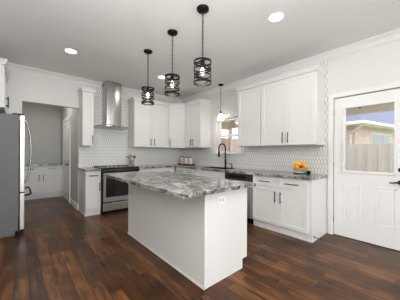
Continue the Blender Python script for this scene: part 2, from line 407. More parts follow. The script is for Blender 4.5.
for z in (.23, 1.07, 1.85):
    bm = B(); cyl(bm, (.003, .416, z - .045), (.003, .416, z + .045), .006, n=10); obj('hinge', bm, M['steel'], dr)

# ------------------------------------------------------------ pantry door (in the pantry's right wall)
pd = bpy.data.objects.new('door_2', None); C.objects.link(pd); pd['kind'] = 'structure'; pd.location = (OX1, 1.33, 0)
bm = B(); hw = .40
box(bm, -.026, -.002, -hw, hw, .01, 2.03)
obj('door_slab', bm, M['doorw'], pd)
for (a, b, z0, z1) in ((-.31, -.05, .2, .85), (.05, .31, .2, .85), (-.31, -.05, 1.0, 1.9), (.05, .31, 1.0, 1.9)):
    bm = B()
    for q in ((a, a + .02), (b - .02, b)): box(bm, -.034, -.027, q[0], q[1], z0, z1, .002)
    for q in ((z0, z0 + .02), (z1 - .02, z1)): box(bm, -.034, -.027, a, b, q[0], q[1], .002)
    obj('raised_panel', bm, M['doorw'], pd)
bm = B(); box(bm, -.036, -.002, -hw - .085, -hw - .004, 0, 2.12, .004); box(bm, -.036, -.002, hw + .004, hw + .085, 0, 2.12, .004); box(bm, -.036, -.002, -hw - .004, hw + .004, 2.036, 2.12, .004)
obj('door_casing', bm, M['trim'], pd)
bm = B(); cyl(bm, (-.027, -.33, .93), (-.036, -.33, .93), .03, n=16); cyl(bm, (-.036, -.33, .93), (-.08, -.33, .93), .01); tube(bm, [(-.08, -.335, .93), (-.082, -.28, .93), (-.082, -.22, .927)], [.011, .01, .008])
obj('door_handle', bm, M['black'], pd, True)

# ------------------------------------------------------------ cabinets
def shaker(bm, x0, x1, z0, z1, yf, s=.058, t=.02):
    """door/drawer front in local coords, outer face at y=yf (facing -y)"""
    g = .0015; x0 += g; x1 -= g; z0 += g; z1 -= g
    if z1 - z0 < .2: s = min(s, .035)
    box(bm, x0, x0 + s, yf, yf + t, z0, z1, .0015); box(bm, x1 - s, x1, yf, yf + t, z0, z1, .0015)
    box(bm, x0 + s, x1 - s, yf, yf + t, z0, z0 + s, .0015); box(bm, x0 + s, x1 - s, yf, yf + t, z1 - s, z1, .0015)
    box(bm, x0 + s, x1 - s, yf + .010, yf + t, z0 + s, z1 - s)
def bar_handle(bm, x, z, yf, L=.15, vertical=True, r=.007):
    o = .03
    if vertical:
        cyl(bm, (x, yf - o, z - L / 2), (x, yf - o, z + L / 2), r, n=10)
        for q in (-1, 1): cyl(bm, (x, yf - o, z + q * L * .33), (x, yf + .002, z + q * L * .33), r * .8, n=8)
    else:
        cyl(bm, (x - L / 2, yf - o, z), (x + L / 2, yf - o, z), r, n=10)
        for q in (-1, 1): cyl(bm, (x + q * L * .33, yf - o, z), (x + q * L * .33, yf + .002, z), r * .8, n=8)
UZ0, UZ1 = 1.365, 2.45
def cab_crown(bm, w, d, z, ends=(True, True)):
    P = [(0, 0), (.012, 0), (.014, .02), (.026, .045), (.032, .055), (.032, .072), (0, .072)]
    l = -w / 2; r = w / 2
    loops = []
    for a, b in P:
        xl = l - (a if ends[0] else 0); xr = r + (a if ends[1] else 0)
        loops.append([(xl, d / 2 - .0, z + b), (xl, -d / 2 - a, z + b), (xr, -d / 2 - a, z + b), (xr, d / 2 - .0, z + b)])
    V_ = [[bm.verts.new(p) for p in L] for L in loops]
    n = len(P)
    for i in range(n):
        A, D = V_[i], V_[(i + 1) % n]
        for k in range(3):
            if (k == 0 and not ends[0] and False): continue
            try: bm.faces.new((A[k], A[k + 1], D[k + 1], D[k]))
            except ValueError: pass
def upper_cabinet(label, loc, rz, w, doors, d=.335, z0=UZ0, z1=UZ1, ends=(True, True), handles=(), group='upper wall cabinets', hz=None):
    t = thing('wall_cabinet', label, 'cabinet', (loc[0], loc[1], z0), rz, group)
    h = z1 - z0
    bm = B(); box(bm, -w / 2, w / 2, -d / 2 + .021, d / 2, 0, h, .001); obj('body', bm, M['cab'], t)
    for i, (a, b) in enumerate(doors):
        bm = B(); shaker(bm, a, b, .004, h - .004, -d / 2); dd = obj('door', bm, M['cab'], t)
        for (hi, hx) in handles:
            if hi == i:
                bm = B(); bar_handle(bm, hx, hz if hz else .125, -d / 2, .17); obj('handle', bm, M['handle'], dd, True)
    bm = B(); cab_crown(bm, w, d, h + .0005, ends); box(bm, -w / 2, w / 2, -d / 2, d / 2, h + .0005, h + .069); obj('crown_moulding', bm, M['cab'], t)
    return t
def base_cabinet(label, loc, rz, w, cols, d=.60, z1=.868, group='base cabinets', toe=.02, drawers=True, sides=(0, 0)):
    """cols = list of (x0, x1, handle side) ; drawer over door"""
    t = thing('base_cabinet', label, 'cabinet', (loc[0], loc[1], 0), rz, group)
    bm = B(); box(bm, -w / 2, w / 2, -d / 2 + .021, d / 2, .105, z1, .001); box(bm, -w / 2 + sides[0], w / 2 - sides[1], -d / 2 + .021 + toe, d / 2, 0, .105); obj('body', bm, M['cab'], t)
    for (a, b, hx) in cols:
        zt = z1 - .006; zd = zt - .165 if drawers else zt
        if drawers:
            bm = B(); shaker(bm, a, b, zd + .004, zt, -d / 2); q = obj('drawer', bm, M['cab'], t)
            bm = B(); bar_handle(bm, (a + b) / 2, (zd + zt) / 2, -d / 2, min(.19, (b - a) * .6), False); obj('handle', bm, M['handle'], q, True)
        bm = B(); shaker(bm, a, b, .115, zd, -d / 2); q = obj('door', bm, M['cab'], t)
        if hx is not None:
            bm = B(); bar_handle(bm, hx, zd - .14, -d / 2, .17); obj('handle', bm, M['handle'], q, True)
    return t
# upper cabinets -----------
d_ = .335; uy = -d_ / 2 - .010
GB = None
upper_cabinet('narrow white upper cabinet between the pantry opening and the steel hood', (-2.556, uy), 0, .204, [(-.101, .101)], handles=[(0, .078)], group=None)
upper_cabinet('white double-door upper cabinet on the hood wall, right of the hood', (-1.1205, uy), 0, .939, [(-.468, 0), (0, .468)], handles=[(0, -.05), (1, .05)], ends=(True, False), group=None)
# diagonal corner cabinet
a_, b_2 = .335, .645
t = thing('wall_cabinet', 'white corner upper cabinet with a diagonal door above the canisters', 'cabinet', (-.012, -.012, UZ0), 0)
h = UZ1 - UZ0
def poly(bm, pts, z0, z1):
    A = [bm.verts.new((x, y, z0)) for x, y in pts]; D = [bm.verts.new((x, y, z1)) for x, y in pts]
    n = len(pts)
    for i in range(n): bm.faces.new((A[i], A[(i + 1) % n], D[(i + 1) % n], D[i]))
    bm.faces.new(A[::-1]); bm.faces.new(D)
e_ = .02
bm = B(); P0 = [(0, 0), (-b_2 + .01, 0), (-b_2 + .01, -a_ + e_), (-a_ + e_, -b_2 + .01), (0, -b_2 + .01)]; poly(bm, P0, 0, h); poly(bm, P0, h + .0005, h + .03); obj('body', bm, M['cab'], t)
dl = math.hypot(b_2 - a_, b_2 - a_)
cx_, cy_ = -(a_ + b_2) / 2, -(a_ + b_2) / 2
bm = B(); shaker(bm, -dl / 2 + .012, dl / 2 - .012, .004, h - .004, 0); dd = obj('door', bm, M['cab'], t); dd.location = (cx_ , cy_ , 0); dd.rotation_euler = (0, 0, -PI / 4)
bm = B(); bar_handle(bm, -dl / 2 + .055, .125, 0, .17); obj('handle', bm, M['handle'], dd, True)
bm = B()
for (o1, z0, z1) in ((.012, h + .001, h + .03), (.022, h + .03, h + .055), (.032, h + .055, h + .072)):
    q = o1 * .414
    poly(bm, [(-.0, -.0), (-b_2 + .012, 0), (-b_2 + .012, -a_ - o1), (-a_ - o1, -b_2 + .012), (0, -b_2 + .012)], z0, z1)
obj('crown_moulding', bm, M['cab'], t)
ux = -d_ / 2 - .010
wB = 1.265 - .660
upper_cabinet('white double-door upper cabinet on the sink wall, left of the window', (ux, -(1.265 + .660) / 2), -PI / 2, wB, [(-wB / 2 + .002, 0), (0, wB / 2 - .002)], handles=[(0, -.045), (1, .045)], ends=(False, True), group=None)
upper_cabinet('white single-door upper cabinet just right of the sink window', (ux, -2.64), -PI / 2, .520, [(-.257, .257)], handles=[], ends=(True, False), group=None)
upper_cabinet('large white double-door upper cabinet above the fruit bowl', (ux, -3.3685), -PI / 2, .931, [(-.46, 0), (0, .44)], handles=[(0, -.045), (1, .045)], ends=(False, True), group=None)
# cabinet above the fridge (faces +X)
t = upper_cabinet('white cabinet above the refrigerator with a dark bar handle', (-4.075, -.48), PI / 2, .94, [(-.468, 0), (0, .468)], d=.60, z0=1.86, z1=2.47, handles=[(0, -.05), (1, .05)], group=None, hz=.16)

# base cabinets -----------
base_cabinet('narrow white base cabinet left of the range with one drawer', (-2.518, -.306), 0, .276, [(-.134, .134, .105)], group=None)
base_cabinet('white base cabinet right of the range, mostly behind the island', (-1.108, -.306), 0, .99, [(-.49, 0, -.05), (0, .49, .05)], group=None)
base_cabinet('white corner base cabinet run left of the sink under the canisters', (-.306, -1.01), -PI / 2, .76, [(-.375, 0, -.05), (0, .375, .05)], group=None)
skb = base_cabinet('white sink base cabinet under the black faucet', (-.306, -1.85), -PI / 2, .90, [(-.445, 0, -.05), (0, .445, .05)], z1=.66, drawers=False, group=None)
base_cabinet('white base cabinet below the fruit bowl, two drawers over two doors', (-.306, -3.3915), -PI / 2, .951, [(-.470, -.005, -.05), (-.005, .427, .04)], group=None)
bm = B(); shaker(bm, -.445, .445, .658, .866, -.30); obj('false_front', bm, M['cab'], skb)
# pantry base cabinets
base_cabinet('white pantry base cabinet with two drawers and two doors', (-3.162, 2.19), 0, .97, [(-.482, .0, -.045), (.0, .482, .045)], group=None)

# ------------------------------------------------------------ worktops
ZC0, ZC1 = .870, .908
def top(label, boxes, name='countertop'):
    bm = B()
    for q in boxes: box(bm, *q, ZC0, ZC1, .004)
    return tag(obj(name, bm, M['granite']), label, 'countertop')
top('short grey granite countertop left of the range', [(-2.672, -2.379, -.64, -.012)])
SX0, SX1, SY0, SY1 = -.53, -.13, -2.22, -1.48
bm = B()
for q in [(-1.611, -.64, -.64, -.012), (-.64, -.012, SY1, -.012), (-.64, -.012, -3.885, SY0), (-.64, SX0, SY0, SY1), (SX1, -.012, SY0, SY1)]:
    box(bm, *q, ZC0, ZC1)
bmesh.ops.remove_doubles(bm, verts=bm.verts[:], dist=.0001)
tag(obj('countertop', bm, M['granite']), 'long L-shaped grey granite countertop running past the sink to the door', 'countertop')
bm = B(); box(bm, PX0 + .002, OX1 - .002, 1.87, PY - .002, ZC0, ZC1, .004); tag(obj('countertop', bm, M['granite']), 'grey granite countertop inside the pantry', 'countertop')

# sink + faucet + soap dispenser
t = thing('sink', 'undermount sink with dark basin set in granite below the window', 'sink', ((SX0 + SX1) / 2, (SY0 + SY1) / 2, .69))
hx, hy = (SX1 - SX0) / 2 - .001, (SY1 - SY0) / 2 - .001
bm = B(); zz = .905 - .69
box(bm, -hx, hx, -hy, hy, 0, .01)
for q in ((-hx, -hx + .01, -hy, hy), (hx - .01, hx, -hy, hy), (-hx, hx, -hy, -hy + .01), (-hx, hx, hy - .01, hy)): box(bm, *q, .01, zz)
obj('basin', bm, M['darkmetal'], t)
bm = B(); cyl(bm, (0, 0, .0101), (0, 0, .014), .04, n=20); obj('drain', bm, M['steel'], t)
FX, FY = -.085, -1.83
t = thing('faucet', 'black gooseneck pull-down faucet standing behind the sink', 'faucet', (FX, FY, ZC1 + .0005))
bm = B(); cyl(bm, (0, 0, 0), (0, 0, .012), .028, n=20); cyl(bm, (0, 0, .012), (0, 0, .2), .019, n=16); obj('body', bm, M['black'], t, True)
bm = B(); R_ = .105; pts = [(0, 0, .2), (0, 0, .34)] + [(-R_ + R_ * math.cos(a), 0, .425 + R_ * math.sin(a)) for a in [i * PI / 14 for i in range(15)]] + [(-2 * R_, 0, .36)]
tube(bm, pts, .0145, 12); obj('spout', bm, M['black'], t, True)
bm = B(); cyl(bm, (-2 * R_, 0, .36), (-2 * R_, 0, .24), .02, .024, 16); obj('spray_head', bm, M['black'], t, True)
bm = B(); cyl(bm, (0, -.018, .1), (0, -.05, .1), .012, n=12); cyl(bm, (0, -.045, .1), (-.05, -.05, .15), .007, .006, 10); obj('lever', bm, M['black'], t, True)
t = thing('soap_dispenser', 'small black soap dispenser right of the faucet', 'soap dispenser', (-.085, -2.02, ZC1 + .0005))
bm = B(); cyl(bm, (0, 0, 0), (0, 0, .01), .02, n=16); cyl(bm, (0, 0, .01), (0, 0, .075), .011, n=12); obj('body', bm, M['black'], t, True)
bm = B(); tube(bm, [(0, 0, .075), (0, 0, .085), (-.01, .02, .088), (-.03, .07, .085)], .008, 8); obj('spout', bm, M['black'], t, True)

# ------------------------------------------------------------ island
IX0, IX1, IY0, IY1 = -2.356, -1.705, -3.628, -1.905
t = thing('kitchen_island', 'large white panelled island base under the granite slab', 'island', ((IX0 + IX1) / 2, (IY0 + IY1) / 2, 0))
ox, oy = (IX0 + IX1) / 2, (IY0 + IY1) / 2
hx, hy = (IX1 - IX0) / 2, (IY1 - IY0) / 2
bm = B(); box(bm, -hx + .02, hx - .022, -hy + .02, hy - .02, .10, .868); box(bm, -hx + .02, hx - .11, -hy + .02, hy - .02, 0, .10); obj('body', bm, M['cab'], t)
bm = B(); box(bm, -hx, -hx + .019, -hy + .02, hy - .02, 0, .868); obj('side_panel', bm, M['cab'], t)
for s_ in (-1, 1):
    bm = B(); y0, y1 = (-hy, -hy + .019) if s_ < 0 else (hy - .019, hy)
    box(bm, -hx, hx - .022, y0, y1, .10, .868, .001); box(bm, -hx, hx - .10, y0, y1, 0, .1); obj('end_panel', bm, M['cab'], t)
bm = B(); box(bm, -hx - .008, -hx - .0005, -hy - .004, hy, 0, .02, .002); obj('base_shoe', bm, M['trim'], t)
bm = B(); box(bm, -hx - .004, -hx + .018, -hy - .006, -hy - .0005, 0.02, .866, .001); obj('corner_trim', bm, M['trim'], t)
n = 3; wseg = (2 * hy - .04) / n
for i in range(n):
    y0 = -hy + .02 + i * wseg; y1 = y0 + wseg
    # fronts facing +X
    for (z0, z1, nm) in ((.115, .69, 'door'), (.695, .86, 'drawer')):
        bm = B(); shaker(bm, y0, y1, z0, z1, 0); q = obj(nm, bm, M['cab'], t); q.rotation_euler = (0, 0, PI / 2); q.location = (hx - .001, 0, 0)
        bm = B(); bar_handle(bm, (y0 + y1) / 2 if nm == 'drawer' else y1 - .05, (z0 + z1) / 2 if nm == 'drawer' else z1 - .14, 0, .17, nm == 'door'); obj('handle', bm, M['handle'], q, True)
bm = B(); box(bm, -2.655, -1.675, -3.705, -1.815, ZC0, ZC1, .004)
tag(obj('island_countertop', bm, M['granite']), 'grey and white veined granite slab on the island', 'countertop')
t = thing('outlet', 'white horizontal electrical outlet on the end of the island', 'outlet', (-2.14, IY0 - .0012, .778))
bm = B(); box(bm, -.058, .058, -.005, 0, -.036, .036, .002); obj('plate', bm, M['outlet'], t)
for s_ in (-1, 1):
    bm = B(); box(bm, s_ * .021 - .014, s_ * .021 + .014, -.0065, -.0052, -.016, .016, .001); q = obj('receptacle', bm, M['outlet_rim'], t)
    bm = B()
    for k2 in (-1, 1): box(bm, s_ * .021 - .005, s_ * .021 + .005, -.0072, -.0066, k2 * .006 - .001, k2 * .006 + .001)
    obj('slot', bm, M['slot'], q)

# ------------------------------------------------------------ range
t = thing('range', 'stainless steel electric range with black glass cooktop', 'range', (-1.995, -.335, 0))
hw = .378; yf = -.33
bm = B(); box(bm, -hw, hw, -.29, .31, .06, .905, .002)
box(bm, -hw + .02, hw - .02, -.26, .31, 0.0, .06); obj('body', bm, M['black'], t)
bm = B(); box(bm, -hw - .002, hw + .002, -.335, .315, .9055, .925, .005); c_ = obj('cooktop', bm, M['blackglass'], t)
for (x, y, r) in ((-.2, -.13, .10), (.19, -.13, .08), (-.2, .14, .075), (.19, .14, .10)):
    bm = B(); tube(bm, [(x + r * math.cos(a), y + r * math.sin(a), .9256) for a in [2 * PI * i / 28 for i in range(28)]], .0012, 6, True); obj('burner_ring', bm, M['handle'], c_)
bm = B(); box(bm, -hw + .002, hw - .002, .27, .31, .9256, .934, .002); obj('rear_vent', bm, M['black'], t)
bm = B() # slanted control strip
A = [(-.331, .905), (-.372, .852), (-.366, .830), (-.291, .830), (-.291, .905)]
extrude_profile(bm, A, lambda q, a, b: (q, a, b), -hw, hw); cp = obj('control_panel', bm, M['black'], t)
for x in (-.27, -.19, -.11, .19, .3):
    bm = B(); cyl(bm, (x, -.295, .9256), (x, -.30, .962), .021, .019, 16); obj('knob', bm, M['fridge_door'], t, True)
bm = B(); z0, z1 = .244, .822
fx0, fx1, fz0, fz1 = -hw + .062, hw - .062, z0 + .09, z1 - .075
box(bm, -hw + .018, fx0, yf - .02, -.292, z0, z1); box(bm, fx1, hw - .018, yf - .02, -.292, z0, z1)
box(bm, fx0, fx1, yf - .02, -.292, z0, fz0); box(bm, fx0, fx1, yf - .02, -.292, fz1, z1)
od = obj('oven_door', bm, M['steelh'], t)
bm = B(); box(bm, fx0, fx1, yf - .018, yf - .005, fz0, fz1); obj('oven_window', bm, M['ovenglass'], od)
bm = B(); cyl(bm, (-hw + .03, yf - .065, z1 - .04), (hw - .03, yf - .065, z1 - .04), .0125, n=14)
for x in (-hw + .05, hw - .05): box(bm, x - .012, x + .012, yf - .065, yf - .018, z1 - .052, z1 - .028, .003)
obj('handle', bm, M['steel'], od, True)
bm = B(); box(bm, -hw + .018, hw - .018, yf - .02, -.292, .065, .218, .004); dw = obj('storage_drawer', bm, M['steelh'], t)
bm = B(); box(bm, -hw + .03, hw - .03, yf - .034, yf - .0205, .195, .21, .002); obj('grip', bm, M['steelh'], dw)
for x in (-1, 1):
    for y in (-.24, .28):
        pass

# ------------------------------------------------------------ range hood
t = thing('range_hood', 'stainless steel chimney hood hanging above the range', 'range hood', (-2.035, -.011, 1.775))
bm = B(); n = 28; hwid, dep = .335, .46
def hoodloop(k, z): return [bm.verts.new((hwid * k * math.copysign(abs(math.cos(a)) ** .5, math.cos(a)), -.16 - (dep - .16) * k * abs(math.sin(a)) ** .9 if 0 < i_ < n else -.16 * k, z)) for i_, a in [(q, PI * q / n) for q in range(n + 1)]] + [bm.verts.new((-hwid * k, 0, z)), bm.verts.new((hwid * k, 0, z))]
L = [hoodloop(.985, 0), hoodloop(1, .008), hoodloop(1, .026), hoodloop(.93, .042), hoodloop(.6, .06)]
N_ = len(L[0])
for A, D in zip(L, L[1:]):
    for i in range(N_): bm.faces.new((A[i], A[(i + 1) % N_], D[(i + 1) % N_], D[i]))
bm.faces.new(L[0]); bm.faces.new(L[-1][::-1]); obj('canopy', bm, M['steelh'], t, True)
bm = B(); cw, cd = .166, .29
P = [(-cw, 0), (-cw, -cd + .02)] + [(-cw + .012 + (2 * cw - .024) * i / 10, -cd - .018 * math.sin(PI * i / 10)) for i in range(11)] + [(cw, -cd + .02), (cw, 0)]
poly(bm, P, .0605, 1.003); obj('chimney', bm, M['steel'], t)
bm = B(); box(bm, -.09, .09, -dep - .0005, -dep + .01, .014, .026, .001); obj('button_strip', bm, M['black'], t)
for s_ in (-1, 1):
    bm = B(); cyl(bm, (s_ * .18, -.3, -.0005), (s_ * .18, -.3, -.006), .03, n=16); obj('hood_lamp', bm, M['outlet_rim'], t)

# ------------------------------------------------------------ dishwasher
t = thing('dishwasher', 'stainless dishwasher with dark control strip beside the sink', 'dishwasher', (-.31, -2.609, 0), -PI / 2)
hw = .296
bm = B(); box(bm, -hw, hw, -.28, .29, .1, .866); box(bm, -hw, hw, -.24, .29, 0, .1); obj('body', bm, M['black'], t)
bm = B(); box(bm, -hw, hw, -.325, -.281, .115, .745, .004); od = obj('door', bm, M['steelh'], t)
bm = B(); box(bm, -hw, hw, -.325, -.281, .748, .864, .004); cp = obj('control_panel', bm, simple('dark_steel', (92, 88, 84), .3, .9, noise=.2, nscale=20, stretch=(.4, .4, 10)), t)
bm = B(); box(bm, -.2, .2, -.33, -.3255, .79, .825, .003); obj('pocket_handle', bm, M['black'], cp)

# ------------------------------------------------------------ refrigerator
t = thing('refrigerator', 'grey-sided stainless french door refrigerator in the left corner', 'refrigerator', (-3.95, -.50, 0))
FXB, FXF = .335, .402
hy = .452
bm = B(); box(bm, -.40, FXB, -hy, hy, .03, 1.775, .006); box(bm, -.36, FXB - .02, -hy + .03, hy - .03, 0, .03); obj('body', bm, M['fridge_side'], t)
bm = B(); box(bm, FXB - .04, FXF - .012, -hy, hy, .012, .075, .003); obj('base_grille', bm, M['black'], t)
gx = FXB + .012
def bow(bm, pts, r): tube(bm, pts, r, 10)
for s_ in (-1, 1):
    y0, y1 = (-hy, -.003) if s_ < 0 else (.003, hy)
    bm = B(); box(bm, gx, FXF, y0, y1, .635, 1.775, .006); dd = obj('fridge_door', bm, M['fridge_door'], t)
    bm = B(); yy = s_ * .045; pts = []
    for i in range(17):
        u = i / 16; z = .71 + u * 1.04
        pts.append((FXF + .012 + .075 * math.sin(PI * u) ** .6, yy, z))
    bow(bm, pts, .011); obj('handle', bm, M['steel'], dd, True)
bm = B(); box(bm, gx, FXF, -hy, hy, .08, .622, .006); dd = obj('freezer_drawer', bm, M['fridge_door'], t)
bm = B(); tube(bm, [(FXF, -.40, .575), (FXF + .05, -.41, .585), (FXF + .075, -.38, .59), (FXF + .082, 0, .59), (FXF + .075, .38, .59), (FXF + .05, .41, .585), (FXF, .40, .575)], .013, 10); obj('handle', bm, M['darkmetal'], dd, True)
for s_ in (-1, 1):
    bm = B(); box(bm, .26, FXF - .01, s_ * .40 - .045, s_ * .40 + .045, 1.776, 1.795, .004); obj('hinge_cover', bm, M['darkmetal'], t)

# ------------------------------------------------------------ pendants over the island
def band(bm, R, zf, wd, n=48, th=.0025):
    rings = []
    for i in range(n):
        a = 2 * PI * i / n; z = zf(a); ca, sa = math.cos(a), math.sin(a)
        rings.append([bm.verts.new((r * ca, r * sa, z + dz)) for r, dz in ((R - th, -wd / 2), (R, -wd / 2), (R, wd / 2), (R - th, wd / 2))])
    for i in range(n):
        A, D = rings[i], rings[(i + 1) % n]
        for k in range(4): bm.faces.new((A[k], A[(k + 1) % 4], D[(k + 1) % 4], D[k]))
def make_pendant(label, loc, zrot):
    t = thing('pendant_light', label, 'pendant light', loc, zrot, 'cage pendants over the island')
    bm = B(); lathe(bm, [(.066, 0), (.066, -.012), (.06, -.022), (.02, -.028), (.008, -.04)]); obj('canopy', bm, M['bronze'], t, True)
    bm = B(); z = -.042; i = 0
    while z > -.545:
        pts = []
        for q in range(12):
            a = 2 * PI * q / 12; u, v = .009 * math.cos(a), .019 * math.sin(a)
            pts.append((u, 0, z - .017 + v) if i % 2 else (0, u, z - .017 + v))
        tube(bm, pts, .0028, 6, True); z -= .029; i += 1
    obj('chain', bm, M['bronze'], t, True)
    bm = B(); R = .097
    T = -.572; Bz = -.805
    band(bm, R, lambda a: T - .006, .02); band(bm, R, lambda a: Bz + .006, .02)
    for j, (zc, ph) in enumerate(((T - .046, .3), (T - .116, 1.9), (T - .186, 3.6))):
        band(bm, R - .003, lambda a, zc=zc, ph=ph: zc + .034 * math.cos(a + ph), .014)
        band(bm, R - .003, lambda a, zc=zc, ph=ph: zc - .034 * math.cos(a + ph), .014)
    for q in range(3):
        a = 2 * PI * q / 3 + .4; cyl(bm, (0, 0, T - .004), ((R - .002) * math.cos(a), (R - .002) * math.sin(a), T - .004), .004, n=6)
    obj('lamp_shade', bm, M['bronze'], t, True)
    bm = B(); lathe(bm, [(.01, -.548), (.022, -.56), (.024, -.615), (.018, -.628)], n=16); obj('socket', bm, M['bronze'], t, True)
    bm = B(); lathe(bm, [(.010, -.629), (.013, -.645), (.022, -.665), (.025, -.685), (.019, -.705), (.006, -.716)], n=16); obj('bulb', bm, M['bulb'], t, True)
    l = bpy.data.lights.new('pendant_lamp', 'POINT'); l.energy = 2.4; l.color = (1, .9, .76); l.shadow_soft_size = .035
    o = bpy.data.objects.new('pendant_lamp', l); C.objects.link(o); o.parent = t; o.location = (0, 0, -.77)
    return t
make_pendant('dark cage pendant nearest the range, leftmost of three over the island', (-2.132, -2.081, H - .0005), 0)
make_pendant('dark cage pendant over the middle of the island', (-2.132, -2.75, H - .0005), 1.1)
make_pendant('dark cage pendant over the front of the island, largest in view', (-2.132, -3.334, H - .0005), 2.0)
# small pendant over the sink
t = thing('pendant_light', 'small glass bell pendant on a thin rod above the sink', 'pendant light', (-.17, -1.757, H - .0005))
bm = B(); lathe(bm, [(.06, 0), (.06, -.014), (.05, -.024), (.01, -.03)]); obj('canopy', bm, M['bronze'], t, True)
bm = B(); cyl(bm, (0, 0, -.03), (0, 0, -.61), .005, n=8); obj('rod', bm, M['bronze'], t)
bm = B(); lathe(bm, [(.012, -.60), (.022, -.61), (.024, -.665), (.014, -.672)], n=16); obj('socket', bm, M['bronze'], t, True)
bm = B(); lathe(bm, [(.026, -.655), (.045, -.68), (.066, -.72), (.08, -.775), (.084, -.80), (.081, -.80), (.076, -.775), (.062, -.722), (.042, -.685), (.024, -.662)], n=24, cap0=False, cap1=False); obj('lamp_shade', bm, M['seeded'], t, True)
bm = B(); lathe(bm, [(.012, -.673), (.026, -.70), (.028, -.73), (.018, -.755), (.004, -.765)], n=16); obj('bulb', bm, M['bulb'], t, True)
l = bpy.data.lights.new('sink_lamp', 'POINT'); l.energy = 2.8; l.color = (1, .92, .8); l.shadow_soft_size = .04
o = bpy.data.objects.new('sink_lamp', l); C.objects.link(o); o.parent = t; o.location = (0, 0, -.80)

# recessed ceiling lights
def downlight(label, x, y):
    t = thing('recessed_light', label, 'ceiling light', (x, y, H - .0005), 0, 'recessed ceiling lights')
    bm = B(); lathe(bm, [(.092, 0), (.092, -.004), (.078, -.009), (.074, -.004), (.074, 0)], cap0=False, cap1=False); obj('trim_ring', bm, M['trim'], t, True)
    bm = B(); cyl(bm, (0, 0, -.001), (0, 0, -.004), .0735, n=24); obj('lens', bm, M['led'], t)
    l = bpy.data.lights.new('downlight_lamp', 'AREA'); l.shape = 'DISK'; l.size = .14; l.energy = 6; l.color = (1, .97, .93)
    o = bpy.data.objects.new('downlight_lamp', l); C.objects.link(o); o.parent = t; o.location = (0, 0, -.012)
downlight('recessed ceiling light on the left, in front of the pantry', -3.018, -1.291)
downlight('recessed ceiling light at upper right, nearest the back door', -1.415, -3.782)
downlight('recessed ceiling light behind the middle pendant, near the sink corner', -1.408, -1.272)

l = bpy.data.lights.new('pantry_fill', 'AREA'); l.shape = 'DISK'; l.size = .3; l.energy = 9.5; l.color = (1, .96, .9)  # unseen fill light added to lift the dark pantry
o = bpy.data.objects.new('pantry_fill', l); C.objects.link(o); o.location = (-3.16, 1.0, H - .02)
# ------------------------------------------------------------ small things on the counters
ZT = ZC1 + .0005
t = thing('tray', 'dark low tray holding the three canisters in the counter corner', 'tray', (-.17, -.485, ZT), math.radians(-90))
bm = B(); box(bm, -.27, .27, -.085, .085, 0, .008, .002); obj('tray_base', bm, M['tray'], t)
bm = B()
for q in ((-.27, .27, -.085, -.078), (-.27, .27, .078, .085), (-.27, -.263, -.078, .078), (.263, .27, -.078, .078)): box(bm, *q, .0085, .03)
obj('rim', bm, M['tray'], t)
ca, sa = 0.0, -1.0
for (k3, hh, lab) in ((-.185, .19, 'cream canister with dark lid on the tray, leftmost of three'), (0, .175, 'cream canister with dark lid in the middle of the tray'), (.185, .17, 'cream canister with dark lid on the tray, nearest the faucet')):
    t = thing('canister', lab, 'canister', (-.17 + k3 * ca, -.485 + k3 * sa, ZT + .0085), 0, 'canisters on the corner tray')
    bm = B(); lathe(bm, [(.048, 0), (.052, .006), (.052, hh), (.046, hh + .005)]); obj('jar', bm, M['ceramic'], t, True)
    bm = B(); lathe(bm, [(.054, hh + .0055), (.054, hh + .02), (.052, hh + .026), (.012, hh + .028), (.014, hh + .042), (.006, hh + .048)]); obj('lid', bm, M['lid'], t, True)

CX, CY = -1.55, -.12
t = thing('utensil_crock', 'grey glass utensil crock on the counter right of the range', 'crock', (CX, CY, ZT))
bm = B(); lathe(bm, [(.05, 0), (.052, .01), (.054, .14), (.050, .14), (.048, .012), (.0, .01)], cap1=False); obj('jar', bm, simple('grey_glass', (150, 150, 150), .15, coat=.3), t, True)
def spoon(label, dx, dy, lx, ly, hgt, mat, rad=.028):
    t = thing('wooden_spoon', label, 'spoon', (CX + dx, CY + dy, ZT + .012), 0, 'wooden utensils in the crock')
    bm = B(); cyl(bm, (0, 0, .006), (lx, ly, hgt - .03), .005, .005, 8); obj('shaft', bm, mat, t, True)
    bm = B(); prof = [(.004, -.04), (.018, -.03), (rad, -.005), (rad * .95, .015), (.012, .034), (.002, .038)]
    lathe(bm, prof, (0, 0, 0), 14)
    for v in bm.verts: v.co.y *= .5
    q = obj('spoon_head', bm, mat, t, True); q.location = (lx * 1.03, ly, hgt + .008); q.rotation_euler = (0, 0, .4)
spoon('light wooden spoon leaning left in the crock', -.02, 0, -.05, .0, .20, M['wood'], .05)
spoon('light wooden spatula in the middle of the crock', 0, .026, -.005, .02, .235, M['wood'], .04)
spoon('dark wooden spoon leaning right in the crock', .02, -.01, .035, -.015, .20, M['darkwood'], .042)

